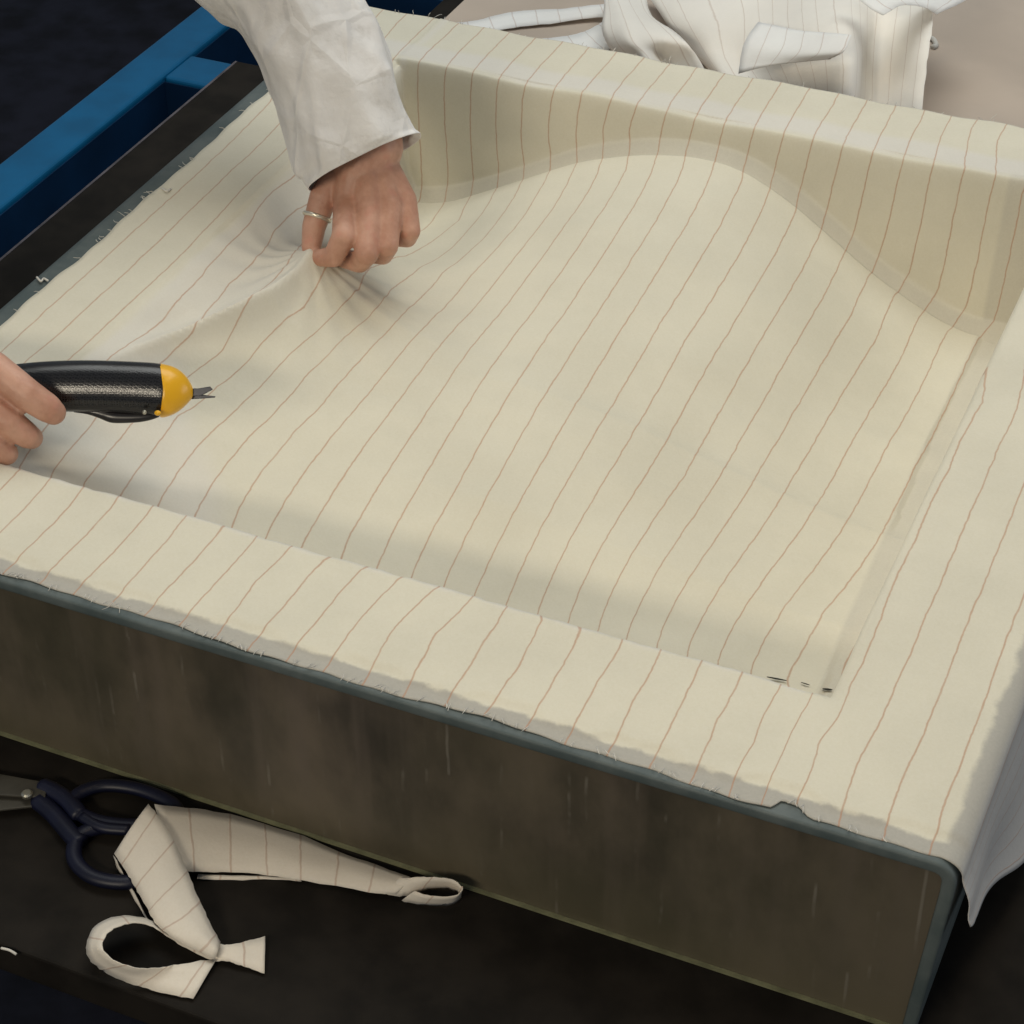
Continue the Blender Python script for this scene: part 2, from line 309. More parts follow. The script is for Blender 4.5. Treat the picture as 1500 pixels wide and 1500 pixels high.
# <<< height
TRACE = [-0.701,0.1069,0.0028,0,-0.6768,0.1072,0.0025,1,-0.6503,0.1072,0.0027,2,-0.6214,0.1052,0.0021,3,-0.5932,0.1032,0.0027,4,-0.567,0.1028,0.0021,5,-0.5407,0.1048,0.0023,6,-0.5123,0.1034,0.0029,7,-0.4855,0.1022,0.0029,8,-0.4595,0.1018,0.0027,9,-0.432,0.102,0.0027,10,-0.4051,0.1028,0.0021,11,-0.3786,0.1015,0.0025,12,-0.3516,0.1017,0.0026,13,-0.3261,0.1047,0.0025,14,-0.2982,0.1037,0.0023,15,-0.2717,0.1039,0.0025,16,-0.2458,0.1049,0.0021,17,-0.2193,0.1036,0.0021,18,-0.1926,0.102,0.0025,19,-0.1656,0.1035,0.0023,20,-0.1392,0.1007,0.0028,21,-0.1008,0.1235,0.0021,23,-0.6738,0.044,0.0025,1,-0.6469,0.0838,0.0029,2,-0.6186,0.0627,0.0027,3,-0.5916,0.0661,0.0022,4,-0.5651,0.0649,0.0027,5,-0.5363,0.0661,0.0023,6,-0.5107,0.079,0.0026,7,-0.4895,0.065,0.0025,8,-0.4596,0.0561,0.0024,9,-0.4322,0.0479,0.003,10,-0.4085,0.0547,0.0029,11,-0.3851,0.058,0.0024,12,-0.3581,0.0634,0.0028,13,-0.3245,0.0456,0.002,14,-0.2963,0.0542,0.0021,15,-0.2709,0.0589,0.0027,16,-0.2454,0.0621,0.0024,17,-0.219,0.0573,0.003,18,-0.1897,0.0511,0.002,19,-0.1659,0.0572,0.0028,20,-0.1377,0.05,0.0028,21,-0.1038,0.0651,0.003,23,-0.6481,0.0064,0.0027,2,-0.6194,0.005,0.0021,3,-0.594,0.0059,0.0022,4,-0.5649,0.0022,0.0026,5,-0.539,0.0046,0.0025,6,-0.5134,0.0062,0.0025,7,-0.4861,0.0088,0.0029,8,-0.4611,0.0059,0.0024,9,-0.4341,0.0042,0.0023,10,-0.4079,0.0033,0.002,11,-0.3795,0.0043,0.0029,12,-0.3512,0.0025,0.002,13,-0.3244,0.0001,0.002,14,-0.2991,0.0011,0.0021,15,-0.2699,0.0062,0.003,16,-0.2431,0.0034,0.0026,17,-0.2165,0.0023,0.0024,18,-0.1896,0.005,0.0021,19,-0.1626,-0.0016,0.0023,20,-0.1366,-0.0029,0.0021,21,-0.0983,0.0011,0.0027,23,-0.0713,0.0045,0.0022,24,-0.1008,0.2796,0.0025,23,-0.1007,0.0178,0.0024,23,-0.1006,0.3635,0.0023,23,-0.0989,0.4549,0.0022,23,-0.0753,0.409,0.0028,24,-0.074,0.2318,0.0028,24,-0.0738,0.1025,0.0026,24,-0.0733,0.0152,0.0024,24,-0.049,0.3678,0.0028,25,-0.0488,0.2255,0.0022,25,-0.0465,0.0965,0.0022,25,-0.047,0.0176,0.002,25,-0.0211,0.2371,0.0024,26,-0.0198,0.1441,0.0029,26,-0.0182,0.0158,0.0021,26,-0.7018,0.1388,-0.0238,1,-0.6825,0.1486,-0.0348,2,-0.6606,0.161,-0.0469,3,-0.6372,0.1729,-0.0577,4,-0.6138,0.1842,-0.0681,5,-0.5332,0.1074,0.0022,6,-0.5619,0.1974,-0.0808,7,-0.535,0.2009,-0.0852,8,-0.4517,0.1066,0.0028,9,-0.4245,0.1064,0.0029,10,-0.399,0.1067,0.0028,11,-0.3743,0.1061,0.0027,12,-0.4006,0.214,-0.0965,13,-0.3761,0.2151,-0.0981,14,-0.3059,0.107,0.0023,15,-0.2845,0.1073,0.0024,16,-0.3066,0.2208,-0.1022,17,-0.2853,0.2212,-0.1035,18,-0.2626,0.2231,-0.1055,19,-0.2403,0.2256,-0.1061,20,-0.2181,0.2253,-0.1071,21,-0.1929,0.2256,-0.1079,22,-0.1685,0.2311,-0.1089,23,-0.7061,0.1854,-0.0231,1,-0.6876,0.2102,-0.0344,2,-0.6665,0.2332,-0.0437,3,-0.6453,0.2599,-0.0555,4,-0.6225,0.2828,-0.0642,5,-0.5677,0.2502,-0.0778,7,-0.5405,0.2646,-0.0797,8,-0.5119,0.2778,-0.0803,9,-0.4834,0.2892,-0.0797,10,-0.4553,0.2999,-0.0786,11,-0.3062,0.3978,-0.0872,17,-0.283,0.415,-0.0922,18,-0.2604,0.4367,-0.1005,19,-0.2359,0.4573,-0.1075,20,-0.2091,0.4795,-0.1149,21,-0.1829,0.4985,-0.1202,22,-0.1564,0.5147,-0.1236,23,-0.1553,0.4384,-0.1184,23,-0.1662,0.3083,-0.108,23,-0.2351,0.505,-0.1081,20,-0.2095,0.528,-0.1162,21,-0.2598,0.4844,-0.1014,19,-0.1839,0.548,-0.1223,22,-0.155,0.5698,-0.1285,23,-0.6704,0.2599,-0.0433,3,-0.665,0.3096,-0.0461,3,-0.6537,0.3632,-0.0363,3,-0.6408,0.4137,-0.0294,3,-0.6443,0.2369,-0.0545,4,-0.6441,0.2923,-0.0572,4,-0.6373,0.3468,-0.0511,4,-0.6306,0.388,-0.0441,4,-0.6229,0.4295,-0.0387,4,-0.6164,0.4625,-0.0347,4,-0.6216,0.2546,-0.0644,5,-0.6181,0.3164,-0.0636,5,-0.6155,0.3658,-0.0572,5,-0.609,0.417,-0.0495,5,-0.5983,0.4544,-0.0426,5,-0.6159,0.5658,-0.0755,5,-0.5979,0.2566,-0.0718,6,-0.5975,0.3112,-0.0694,6,-0.5919,0.3466,-0.0667,6,-0.5865,0.4133,-0.0572,6,-0.5846,0.489,-0.0575,6,-0.5952,0.5732,-0.0767,6,-0.6837,0.3016,-0.0352,2,-0.6728,0.3367,-0.0302,2,-0.7004,0.2941,-0.0222,1,-0.6912,0.3249,-0.0132,1,-0.5616,0.4441,-0.0582,7,-0.5386,0.4578,-0.0606,8,-0.5159,0.4725,-0.0635,9,-0.4899,0.4828,-0.063,10,-0.4627,0.4904,-0.0606,11,-0.4356,0.4976,-0.0579,12,-0.4088,0.5084,-0.0574,13,-0.3826,0.5225,-0.0591,14,-0.359,0.5392,-0.0631,15,-0.3325,0.5605,-0.0692,16,-0.3087,0.5844,-0.0775,17,-0.2835,0.6096,-0.0863,18,-0.2589,0.6394,-0.098,19,-0.2313,0.6723,-0.1107,20,-0.2088,0.6967,-0.1197,21,-0.1842,0.7213,-0.1283,22,-0.1576,0.7431,-0.1325,23,-0.6359,0.6971,-0.0975,4,-0.6149,0.7076,-0.0875,5,-0.5883,0.7128,-0.0743,6,-0.5645,0.7283,-0.0628,7,-0.5411,0.7366,-0.0528,8,-0.5165,0.7413,-0.0428,9,-0.4908,0.7428,-0.0352,10,-0.4661,0.7461,-0.0294,11,-0.4385,0.7482,-0.0266,12,-0.413,0.7526,-0.0274,13,-0.3853,0.7546,-0.0326,14,-0.3611,0.7564,-0.0419,15,-0.3348,0.7543,-0.0549,16,-0.3102,0.7514,-0.0677,17,-0.2865,0.7514,-0.0803,18,-0.2611,0.7484,-0.0949,19,-0.236,0.7436,-0.1086,20,-0.2099,0.7383,-0.1195,21,-0.1834,0.7395,-0.1284,22,-0.7042,0.7565,-0.1211,2,-0.6781,0.7567,-0.1138,3,-0.6511,0.7559,-0.1052,4,-0.626,0.7617,-0.0901,5,-0.6003,0.7638,-0.0776,6,-0.5735,0.7657,-0.0656,7,-0.5471,0.7661,-0.0551,8,-0.5243,0.7709,-0.0434,9,-0.4992,0.7727,-0.0348,10,-0.4718,0.7732,-0.0292,11,-0.4461,0.7759,-0.0243,12,-0.4171,0.7714,-0.0269,13,-0.3901,0.7721,-0.031,14,-0.3639,0.7717,-0.0388,15,-0.3382,0.7714,-0.0488,16,-0.3118,0.771,-0.0613,17,-0.2847,0.7736,-0.0711,18,-0.2576,0.7716,-0.079,19,-0.23,0.7685,-0.0967,20,-0.2026,0.7655,-0.1073,21,-0.1744,0.7644,-0.1145,22,-0.1487,0.7633,-0.123,23,-0.7125,0.7748,-0.066,2,-0.6836,0.774,-0.069,3,-0.6586,0.774,-0.0637,4,-0.6326,0.7756,-0.0589,5,-0.6094,0.7785,-0.0462,6,-0.5819,0.7788,-0.0406,7,-0.5551,0.7799,-0.0355,8,-0.5292,0.782,-0.0241,9,-0.5044,0.7832,-0.0195,10,-0.7186,0.7893,0.0006,2,-0.6897,0.7911,0.0019,3,-0.6631,0.791,0.0023,4,-0.6362,0.7883,-0.0016,5,-0.6104,0.789,-0.001,6,-0.5805,0.791,0.0027,7,-0.5541,0.7925,0.0024,8,-0.5242,0.7914,0.0021,9,-0.5007,0.7909,0.0016,10,-0.4712,0.791,0.0021,11,-0.444,0.7934,0.0025,12,-0.4161,0.7896,0.0019,13,-0.3886,0.7914,0.0026,14,-0.3611,0.7907,0.0027,15,-0.3352,0.7961,0.0027,16,-0.3068,0.793,0.0029,17,-0.2794,0.7924,0.0023,18,-0.2519,0.7889,0.0006,19,-0.2258,0.7901,0.0023,20,-0.199,0.7892,0.0007,21,-0.1712,0.7882,-0.0007,22,-0.1461,0.7864,-0.0081,23,-0.7199,0.8713,0.0026,2,-0.6923,0.8661,0.0029,3,-0.6655,0.8671,0.0025,4,-0.6376,0.8666,0.0024,5,-0.6104,0.8655,0.0025,6,-0.5827,0.8625,0.0028,7,-0.5551,0.8625,0.0025,8,-0.5276,0.8658,0.0028,9,-0.5012,0.8644,0.0023,10,-0.474,0.867,0.003,11,-0.4472,0.8669,0.0028,12,-0.4188,0.8633,0.0025,13,-0.3928,0.8641,0.0025,14,-0.3657,0.8666,0.0026,15,-0.3371,0.8638,0.0028,16,-0.3107,0.8652,0.0028,17,-0.2837,0.8681,0.0028,18,-0.2564,0.8671,0.0028,19,-0.2324,0.8684,0.0024,20,-0.2113,0.8604,0.0025,21,-0.1848,0.8497,0.0026,22,-0.7761,0.8633,0.0014,0,-0.7465,0.8689,0.0016,1,-0.7454,0.7888,0.0006,1,-0.8018,0.2335,0.0009,-3,-0.8036,0.3982,0.0001,-3,-0.8033,0.5303,0.0003,-3,-0.8095,0.6687,0.0005,-3,-0.7776,0.2276,0.0004,-2,-0.7752,0.3672,0.0004,-2,-0.777,0.4406,0.0007,-2,-0.7793,0.5355,0.0002,-2,-0.7831,0.6332,0.0004,-2,-0.7476,0.2444,0.0004,-1,-0.7486,0.317,0.0004,-1,-0.7481,0.4136,0.0002,-1,-0.7535,0.5914,0.0002,-1,-0.7222,0.2864,-0.0042,0,-0.7226,0.3946,-0.0088,0,-0.728,0.4834,-0.0072,0,-0.733,0.5621,-0.0086,0,-0.7018,0.3606,-0.0161,1,-0.7053,0.4028,-0.0157,1,-0.713,0.4935,-0.0178,1,-0.7178,0.5418,-0.0228,1,-0.6925,0.5151,-0.0247,2,-0.620364,0.1081,-0.012,3,-0.621364,0.1106,-0.035,3,-0.592154,0.1081,-0.012,4,-0.593154,0.1106,-0.035,4,-0.565951,0.1081,-0.012,5,-0.566951,0.1106,-0.035,5,-0.539746,0.1081,-0.012,6,-0.540746,0.1106,-0.035,6,-0.511339,0.1081,-0.012,7,-0.512339,0.1106,-0.035,7,-0.484495,0.1081,-0.012,8,-0.485495,0.1106,-0.035,8,-0.458489,0.1081,-0.012,9,-0.459489,0.1106,-0.035,9,-0.430979,0.1081,-0.012,10,-0.431979,0.1106,-0.035,10,-0.404133,0.1081,-0.012,11,-0.405133,0.1106,-0.035,11,-0.377566,0.1081,-0.012,12,-0.378566,0.1106,-0.035,12,-0.350566,0.1081,-0.012,13,-0.351566,0.1106,-0.035,13,-0.325105,0.1081,-0.012,14,-0.326105,0.1106,-0.035,14,-0.297226,0.1081,-0.012,15,-0.298226,0.1106,-0.035,15,-0.270712,0.1081,-0.012,16,-0.271712,0.1106,-0.035,16,-0.244762,0.1081,-0.012,17,-0.245762,0.1106,-0.035,17,-0.218267,0.1081,-0.012,18,-0.219267,0.1106,-0.035,18,-0.191605,0.1081,-0.012,19,-0.192605,0.1106,-0.035,19,-0.16455,0.1081,-0.012,20,-0.16555,0.1106,-0.035,20,-0.138179,0.1081,-0.012,21,-0.139179,0.1106,-0.035,21,-0.0997987,0.1081,-0.012,23,-0.100799,0.1106,-0.035,23]
# ------------------------------------------------------------------ the setting: floor, table
TZ = -MH                                         # table top
FZ = -0.90
g = MB(); g.add([(-6, -4, FZ), (5, -4, FZ), (5, 7, FZ), (-6, 7, FZ)], [(0, 1, 2, 3)])
tag(g.build('floor', FLOOR), kind='structure')
tb = empty('work_table', (-.3, .8, FZ))
tag(tb, 'dark work table in the foreground that carries the mould and the scissors', 'table')
TX0, TX1, TY0, TY1 = -1.046, .75, -.160, 1.00
o = MB().box(TX0, TX1, TY0, TY1, TZ - .028, TZ).build('tabletop', TABLE, tb); mod_bevel(o, .002)
MB().box(TX0 - .0030, TX0 - .0002, TY0, TY1, TZ - .026, TZ - .0006).build('edge_trim', EDGE, tb)
for (x, y) in ((-.96, -.05), (.66, -.05), (-.96, .92), (.66, .92)):
    MB().box(x - .02, x + .02, y - .02, y + .02, FZ, TZ - .0285).build('leg', STEEL, tb)
t2 = empty('work_table', (-.1, 1.5, FZ)); tag(t2, 'second dark work table behind the mould with the brown card on it', 'table')
o = MB().box(-.905, .75, 1.012, 2.1, TZ - .028, TZ).build('tabletop', TABLE, t2); mod_bevel(o, .002)
for (x, y) in ((-.85, 1.08), (.68, 1.08), (-.85, 2.02), (.68, 2.02)): MB().box(x - .02, x + .02, y - .02, y + .02, FZ, TZ - .0285).build('leg', STEEL, t2)
# ------------------------------------------------------------------ blue pallet on the floor beyond the table
pl = empty('plastic_pallet', (-1.4, 1.8, FZ)); tag(pl, 'blue plastic pallet with open pockets on the dark floor behind the table', 'pallet')
PZ = -.75
def bar(x0, x1, y0, y1, name, z0=FZ + .012, z1=PZ, mat=BLUE):
    o = MB().box(x0, x1, y0, y1, z0, z1).build(name, mat, pl); mod_bevel(o, .006, 3); return o
XO, XI = -1.862, -1.780
bar(XO, XI, .40, 3.2, 'side_bar'); bar(-1.10, -1.02, .40, 3.2, 'side_bar'); bar(-1.47, -1.40, .402, 3.198, 'side_bar', z1=PZ - .004)
for y0, y1 in ((.40, .49), (1.12, 1.21), (1.945, 2.035), (2.42, 2.51), (2.80, 2.89), (3.11, 3.2)):
    bar(XI + .0005, -1.4705, y0, y1, 'cross_bar', z1=PZ - .002); bar(-1.3995, -1.1005, y0, y1, 'cross_bar', z1=PZ - .002)
MB().box(XO + .01, -1.03, .41, 3.19, FZ + .001, FZ + .011).build('bottom_deck', NAVY, pl)
# shade inside the pockets, painted as a darker blue on their walls
for (y0, y1) in ((.492, 1.118), (1.212, 1.943), (2.037, 2.418), (2.512, 2.798)):
    for (x0, x1) in ((XI, -1.47), (-1.40, -1.10)):
        m = MB()
        for bx in ((x0 + .0008, x0 + .003, y0, y1), (x1 - .003, x1 - .0008, y0, y1), (x0 + .003, x1 - .003, y0, y0 + .002), (x0 + .003, x1 - .003, y1 - .002, y1)): m.box(*bx, FZ + .013, PZ - .010)
        m.build('pocket_shade', NAVY, pl)
# ------------------------------------------------------------------ the mould
md = empty('mould', (-MW / 2, MD / 2, TZ)); tag(md, 'box shaped mould with grey flange and stained dark front on the table', 'mould')
r = .014; path = [(-MW + .009, TZ + .0005), (-MW, -r - .01)]
path += [(-MW + r - r * math.cos(a), -r + r * math.sin(a)) for a in np.linspace(0, math.pi / 2, 7)]
nl = len(path)
path += [(RL - .02, 0), (RR + .012, 0)]
path += [(-r + r * math.sin(a), -r + r * math.cos(a)) for a in np.linspace(0, math.pi / 2, 7)] + [(0, -r - .01), (-.009, TZ + .0005)]
ys = [0, .004, RF - .018, RB + .014, MD - .004, MD]
V = [(x, y, z) for y in ys for (x, z) in path]; m_ = len(path)
F = [f for k, f in enumerate(grid_faces(len(ys), m_)) if not (k % (m_ - 1) == nl and k // (m_ - 1) == 2)]
sh = mesh('flange_shell', V, F, SHELL, md); mod_solid(sh, .0085, -1)
mod_bevel(sh, .0022, 3); sh.modifiers['bevel'].angle_limit = math.radians(50)
for p_ in sh.data.polygons: p_.use_smooth = True
def end_panel(y0, y1, name):
    a, z0, z1 = .0087, TZ + .0005, -.0087
    ring = lambda y: [(-MW + a + .009, y, z0), (-a - .009, y, z0), (-a, y, -.024), (-a, y, z1), (-MW + a, y, z1), (-MW + a, y, -.024)]
    return MB().loft([ring(y0), ring(y1)]).build(name, PANEL, md)
end_panel(.0035, .0085, 'front_panel'); end_panel(MD - .0085, MD - .0035, 'back_panel')
MB().box(-MW + .0182, -.0182, .0008, .0033, TZ + .0006, TZ + .0026).build('bottom_edge', TRIM, md)
# ------------------------------------------------------------------ the striped sheet laid into the mould
def fine_waves(x, y):
    rs = np.random.RandomState(3); z = 0 * x
    for k in range(26):
        L = rs.uniform(.035, .16); a = rs.uniform(0, math.pi); ph = rs.uniform(0, 6.28)
        z = z + L * rs.uniform(.002, .006) * np.sin((x * math.cos(a) + y * math.sin(a)) * 6.28 / L + ph)
    return z * .62
class RBF:                                       # smooth map from a place on the sheet to its tracer-line number
    def __init__(s, T):
        s.P = T[:, :3]; n = len(T)
        D = np.linalg.norm(s.P[:, None] - s.P[None], axis=2)
        A = np.zeros((n + 4, n + 4)); A[:n, :n] = D + 0.0 * np.eye(n) - 4e-3 * np.eye(n); A[:n, n] = 1; A[n, :n] = 1
        A[:n, n + 1:] = s.P; A[n + 1:, :n] = s.P.T
        s.w = np.linalg.solve(A, np.r_[T[:, 3], 0, 0, 0, 0])
    def __call__(s, Q):
        out = np.empty(len(Q)); n = len(s.P)
        for i in range(0, len(Q), 20000):
            q = Q[i:i + 20000]; D = np.linalg.norm(q[:, None] - s.P[None], axis=2)
            out[i:i + 20000] = D @ s.w[:n] + s.w[n] + q @ s.w[n + 1:]
        return out
def lines(a, b, step, dense):
    out = [a]
    while out[-1] < b:
        st = step
        for (c0, c1, s_) in dense:
            if c0 <= out[-1] < c1: st = s_
        out.append(out[-1] + st)
    out[-1] = b; return np.array(out)
XE, RD = -.0125, .0125
LEFT0 = -MW + .0235
xs = lines(LEFT0, XE, .0042, [(RL - .012, RL + .105, .0018), (RR - .06, RR + .012, .002)])
yq = lines(0, 1, .0040 / .88, [(.27 / .88, .49 / .88, .0022 / .88), (.085 / .88, .17 / .88, .0025 / .88), (.700 / .88, .742 / .88, .0016 / .88), (.742 / .88, .806 / .88, .00045 / .88), (.806 / .88, .83 / .88, .0014 / .88), (0, .035 / .88, .002 / .88)])
yend = MD + .0005
drap = np.r_[np.linspace(0, math.pi / 2, 8)[1:] * RD, RD * math.pi / 2 + np.linspace(.004, .16, 34)]
X, Q = np.meshgrid(xs, yq)
def y_front(x): return .0052 + .0016 * np.sin(x * 21 + 1) + .0009 * np.sin(x * 57) + .0006 * np.sin(x * 171 + 2) + .0075 * sstep(-.113, -.108, x) * (1 - sstep(-.100, -.087, x))
def y_back(x): return yend - .0015 + .0016 * np.sin(x * 33 + 1) + .0012 * np.sin(x * 90)
def x_left(y): return LEFT0 + .0011 * np.sin(y * 37) + .0007 * np.sin(y * 140 + 1)
Y = y_front(X) + Q * (y_back(X) - y_front(X))
X = X + (x_left(Y) - LEFT0) * np.clip(1 - (X - LEFT0) / .03, 0, 1)
Zs = fabric_z(X, Y) + fine_waves(X, Y) * np.where((X > RL) & (X < RR) & (Y > RF) & (Y < RB), 1.0, .35)
Zs -= .0022 * (1 - sstep(.017, .023, Y + .004 * np.sin(X * 70) + .002 * np.sin(X * 210)))      # one layer less beyond the ragged edge
Zs = np.where(Y < .012, np.maximum(Zs, .0006), Zs)
Zs -= .0022 * sstep(MD - .02, MD, Y) * 0 
# wall creases where the sheet is bunched into the corners
# the part hanging over the right hand side
Pd = np.zeros((len(yq), len(drap), 3)); yr = Y[:, -1]; z0 = Zs[:, -1]
dl = np.interp(yr, [0, .01, .07, .15, .25, .9], [.034, .048, .086, .122, .145, .147]) + .002 * np.sin(yr * 60)
fl = np.interp(yr, [0, .07, .15, .3, .9], [.010, .0125, .0195, .024, .024])
for j, s_ in enumerate(drap):
    if s_ <= RD * math.pi / 2 + 1e-9:
        a = s_ / RD; Pd[:, j] = np.c_[XE + (RD + .003) * math.sin(a) + 0 * yr, yr, z0 - (RD) * (1 - math.cos(a))]
    else:
        k = (s_ - RD * math.pi / 2) / .16; hang = k * (dl - RD)
        wv = .0022 * np.sin(yr * 45 + 1.3) * k + .0035 * np.sin(k * 5 + yr * 9) * k
        Pd[:, j] = np.c_[XE + RD + .003 + fl * k ** 1.3 + wv, yr - .004 * k, z0 - RD - hang]
P = np.concatenate([np.stack([X, Y, Zs], 2), Pd], 1); n1, n2 = P.shape[:2]
TR = np.array(TRACE).reshape(-1, 4); rb = RBF(TR)
Q3 = P.reshape(-1, 3).copy(); Q3[:, 2] -= .0
U = rb(Q3).reshape(n1, n2)
U[:, len(xs):] = U[:, [len(xs) - 1]] + drap[None] / .0255
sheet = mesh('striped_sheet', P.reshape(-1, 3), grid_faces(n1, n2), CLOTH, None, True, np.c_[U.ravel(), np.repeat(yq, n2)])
tag(sheet, 'cream peel ply sheet with thin red tracer lines laid into the hollow of the mould', 'fabric sheet')
mod_solid(sheet, .0007, -1)
XW, YW = P[:, :, 0], P[:, :, 1]
lo = sstep(.004, .035, bridge(XW, YW) - np.maximum(floor_z(XW, YW), -(XW - RL) / .2)) * (XW > RL) * (1 - sstep(-.02, .02, XW - RL - np.interp(YW, [.15, .22, .28, .31, .337, .364, .394, .43, .452, .53, .60], [.16, .13, .06, .045, .058, .074, .087, .092, .09, .055, .03]))) * sstep(RF + .004, RF + .02, YW)
lo = np.maximum(lo * .8, (1 - sstep(.008, .020, np.abs(YW - (RB + .012) + .002 * np.sin(XW * 60)) - .012 * 0)) * (P[:, :, 2] > -.03) * (XW < -.02) * 1.0)
lo = np.maximum(lo, .8 * sstep(-.0055, -.0015, YW - RF + .0012 * np.sin(XW * 130)) * (1 - sstep(.004, .012, YW - RF)) * (XW < RR - .02) * (XW > RL))  # lit edge of the front rim, painted as a pale band
at_ = sheet.data.attributes.new('loose_and_rim_light', 'FLOAT', 'POINT'); at_.data.foreach_set('value', lo.ravel().astype(np.float32))
at_ = sheet.data.attributes.new('gap_shade', 'FLOAT', 'POINT'); at_.data.foreach_set('value', gap_shade_mask(XW, YW).ravel().astype(np.float32))
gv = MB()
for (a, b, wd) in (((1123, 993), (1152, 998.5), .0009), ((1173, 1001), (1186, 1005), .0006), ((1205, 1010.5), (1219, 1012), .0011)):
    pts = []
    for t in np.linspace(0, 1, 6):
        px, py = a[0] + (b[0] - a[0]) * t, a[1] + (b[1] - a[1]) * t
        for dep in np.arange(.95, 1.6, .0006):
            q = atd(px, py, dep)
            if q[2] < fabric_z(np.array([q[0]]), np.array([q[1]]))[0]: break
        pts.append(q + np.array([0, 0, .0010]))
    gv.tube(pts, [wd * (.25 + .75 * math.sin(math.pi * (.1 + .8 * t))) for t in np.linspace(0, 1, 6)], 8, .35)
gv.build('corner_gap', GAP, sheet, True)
# loose ends along the cut edges of the sheet
fr = MB(); rs = np.random.RandomState(11)
def fray(p, d):
    L = rs.uniform(.0012, .0042) * (2.2 if rs.rand() < .12 else 1); q = p.copy(); pts = [p - d * .002]
    for k in range(3):
        d = d + rs.normal(size=3) * (.35, .35, .10); d = d / np.linalg.norm(d); q = q + d * L / 3; q[2] = max(q[2], .0008); pts.append(q.copy())
    fr.tube(pts, [.00035, .00032, .00028, .0002], 3)
for _ in range(90):
    x = rs.uniform(-.70, -.02); fray(np.array([x, y_front(np.array([x]))[0], .0028]), np.array([rs.normal() * .5, -1, 0.]))
for _ in range(60):
    y = rs.uniform(.10, .86); fray(np.array([x_left(np.array([y]))[0], y, .003]), np.array([-1, rs.normal() * .5, 0.]))
for _ in range(50):
    x = rs.uniform(-.80, -.04); fray(np.array([x, y_back(np.array([x]))[0], .003]), np.array([rs.normal() * .5, .8, .4]))
tag(fr.build('frayed_edge', THREAD, sheet, True), kind='stuff')
# ------------------------------------------------------------------ card and offcuts at the back
cd = MB().box(-.878, .70, 1.02, 2.05, TZ + .0005, TZ + .0045).build('card_sheet', CARD); mod_bevel(cd, .001)
tag(cd, 'brown card sheet on the table behind the mould', 'card')
CZ = TZ + .006
def ribbon(sections, k1=6, k2=3, z=0.0, per=26.0, u0=0.0, k_along=True):
    """sections: rows of (px, py, height) -> points, uv; lines run across the length"""
    G = [[at(px, py, z + h) for (px, py, h) in row] for row in sections]
    A = surf(G, k1, k2); mid = A[:, A.shape[1] // 2]
    s_ = np.r_[0, np.cumsum(np.linalg.norm(np.diff(mid, axis=0), axis=1))]
    ac = np.linspace(0, 1, A.shape[1])
    if k_along: uv = np.stack([np.repeat((s_ / .0255 + u0)[:, None], A.shape[1], 1), np.repeat(ac[None], len(s_), 0)], 2)
    else:
        wd = np.linalg.norm(np.diff(A[len(A) // 2], axis=0), axis=1); c_ = np.r_[0, np.cumsum(wd)] / .0255 + u0
        uv = np.stack([np.repeat(c_[None], len(s_), 0), np.repeat(s_[:, None], A.shape[1], 1)], 2)
    return A, uv
def cloth_piece(name, parts, mat, label, cat='fabric offcut', group=None, thick=.0005, rough=.0012):
    V, F, UV = [], [], []
    rs = np.random.RandomState(len(name) + len(parts) + int(abs(parts[0][0][0, 0, 0]) * 1e4) % 97)
    for A, uv in parts:
        n, m = A.shape[:2]; A = A.copy(); A[:, [0, -1]] += rs.normal(size=(n, 2, 3)) * (.00022, .00022, .0001); W = A.reshape(-1, 3).copy()
        for _ in range(10):
            k = rs.normal(size=3) * 42; W += rough * .5 * rs.normal(size=3)[None] * (1 - 2 * np.abs(np.sin(W @ k * .6 + rs.uniform(0, 6))))[:, None] * .5
        F += grid_faces(n, m, len(V)); V += list(W); UV += list(uv.reshape(-1, 2))
    o = mesh(name, V, F, mat, None, True, np.array(UV)); mod_solid(o, thick, 0); tag(o, label, cat, group); return o
a = ribbon([[(625, 40, .000), (640, 56, .0)], [(690, 30, .002), (700, 50, .001)], [(745, 19, .004), (752, 42, .001)], [(810, 13, .006), (815, 34, .002)], [(860, 9, .008), (868, 28, .003)], [(905, 6, .010), (915, 24, .006)]], z=CZ, u0=.3)
b = ribbon([[(905, 6, .012), (930, 20, .010)], [(892, 25, .012), (925, 45, .010)], [(868, 40, .008), (902, 66, .006)], [(838, 50, .004), (862, 84, .003)], [(790, 57, .001), (800, 84, .001)], [(740, 58, .0), (745, 80, .0)]], z=CZ, u0=.6)
cloth_piece('cloth_offcut', [a, b], SCRAPW, 'narrow striped offcut strip folded back on the card left of the rounded flap')
a = ribbon([[(884, -14, .03), (900, -16, .035), (922, -10, .03), (945, -6, .022)], [(886, 14, .034), (908, 12, .045), (932, 14, .040), (956, 24, .028)], [(883, 42, .034), (915, 38, .050), (948, 40, .044), (985, 44, .036)],
            [(892, 66, .026), (925, 62, .046), (962, 62, .036), (1004, 62, .040)], [(910, 92, .012), (945, 82, .036), (968, 82, .016), (1022, 86, .030)], [(930, 112, .004), (958, 108, .026), (985, 108, .006), (1040, 116, .018)]], 5, 5, CZ, k_along=False, u0=.2)
cloth_piece('cloth_offcut', [a], SCRAP, 'cream rounded offcut flap with a dark cut edge leaning behind the mould')
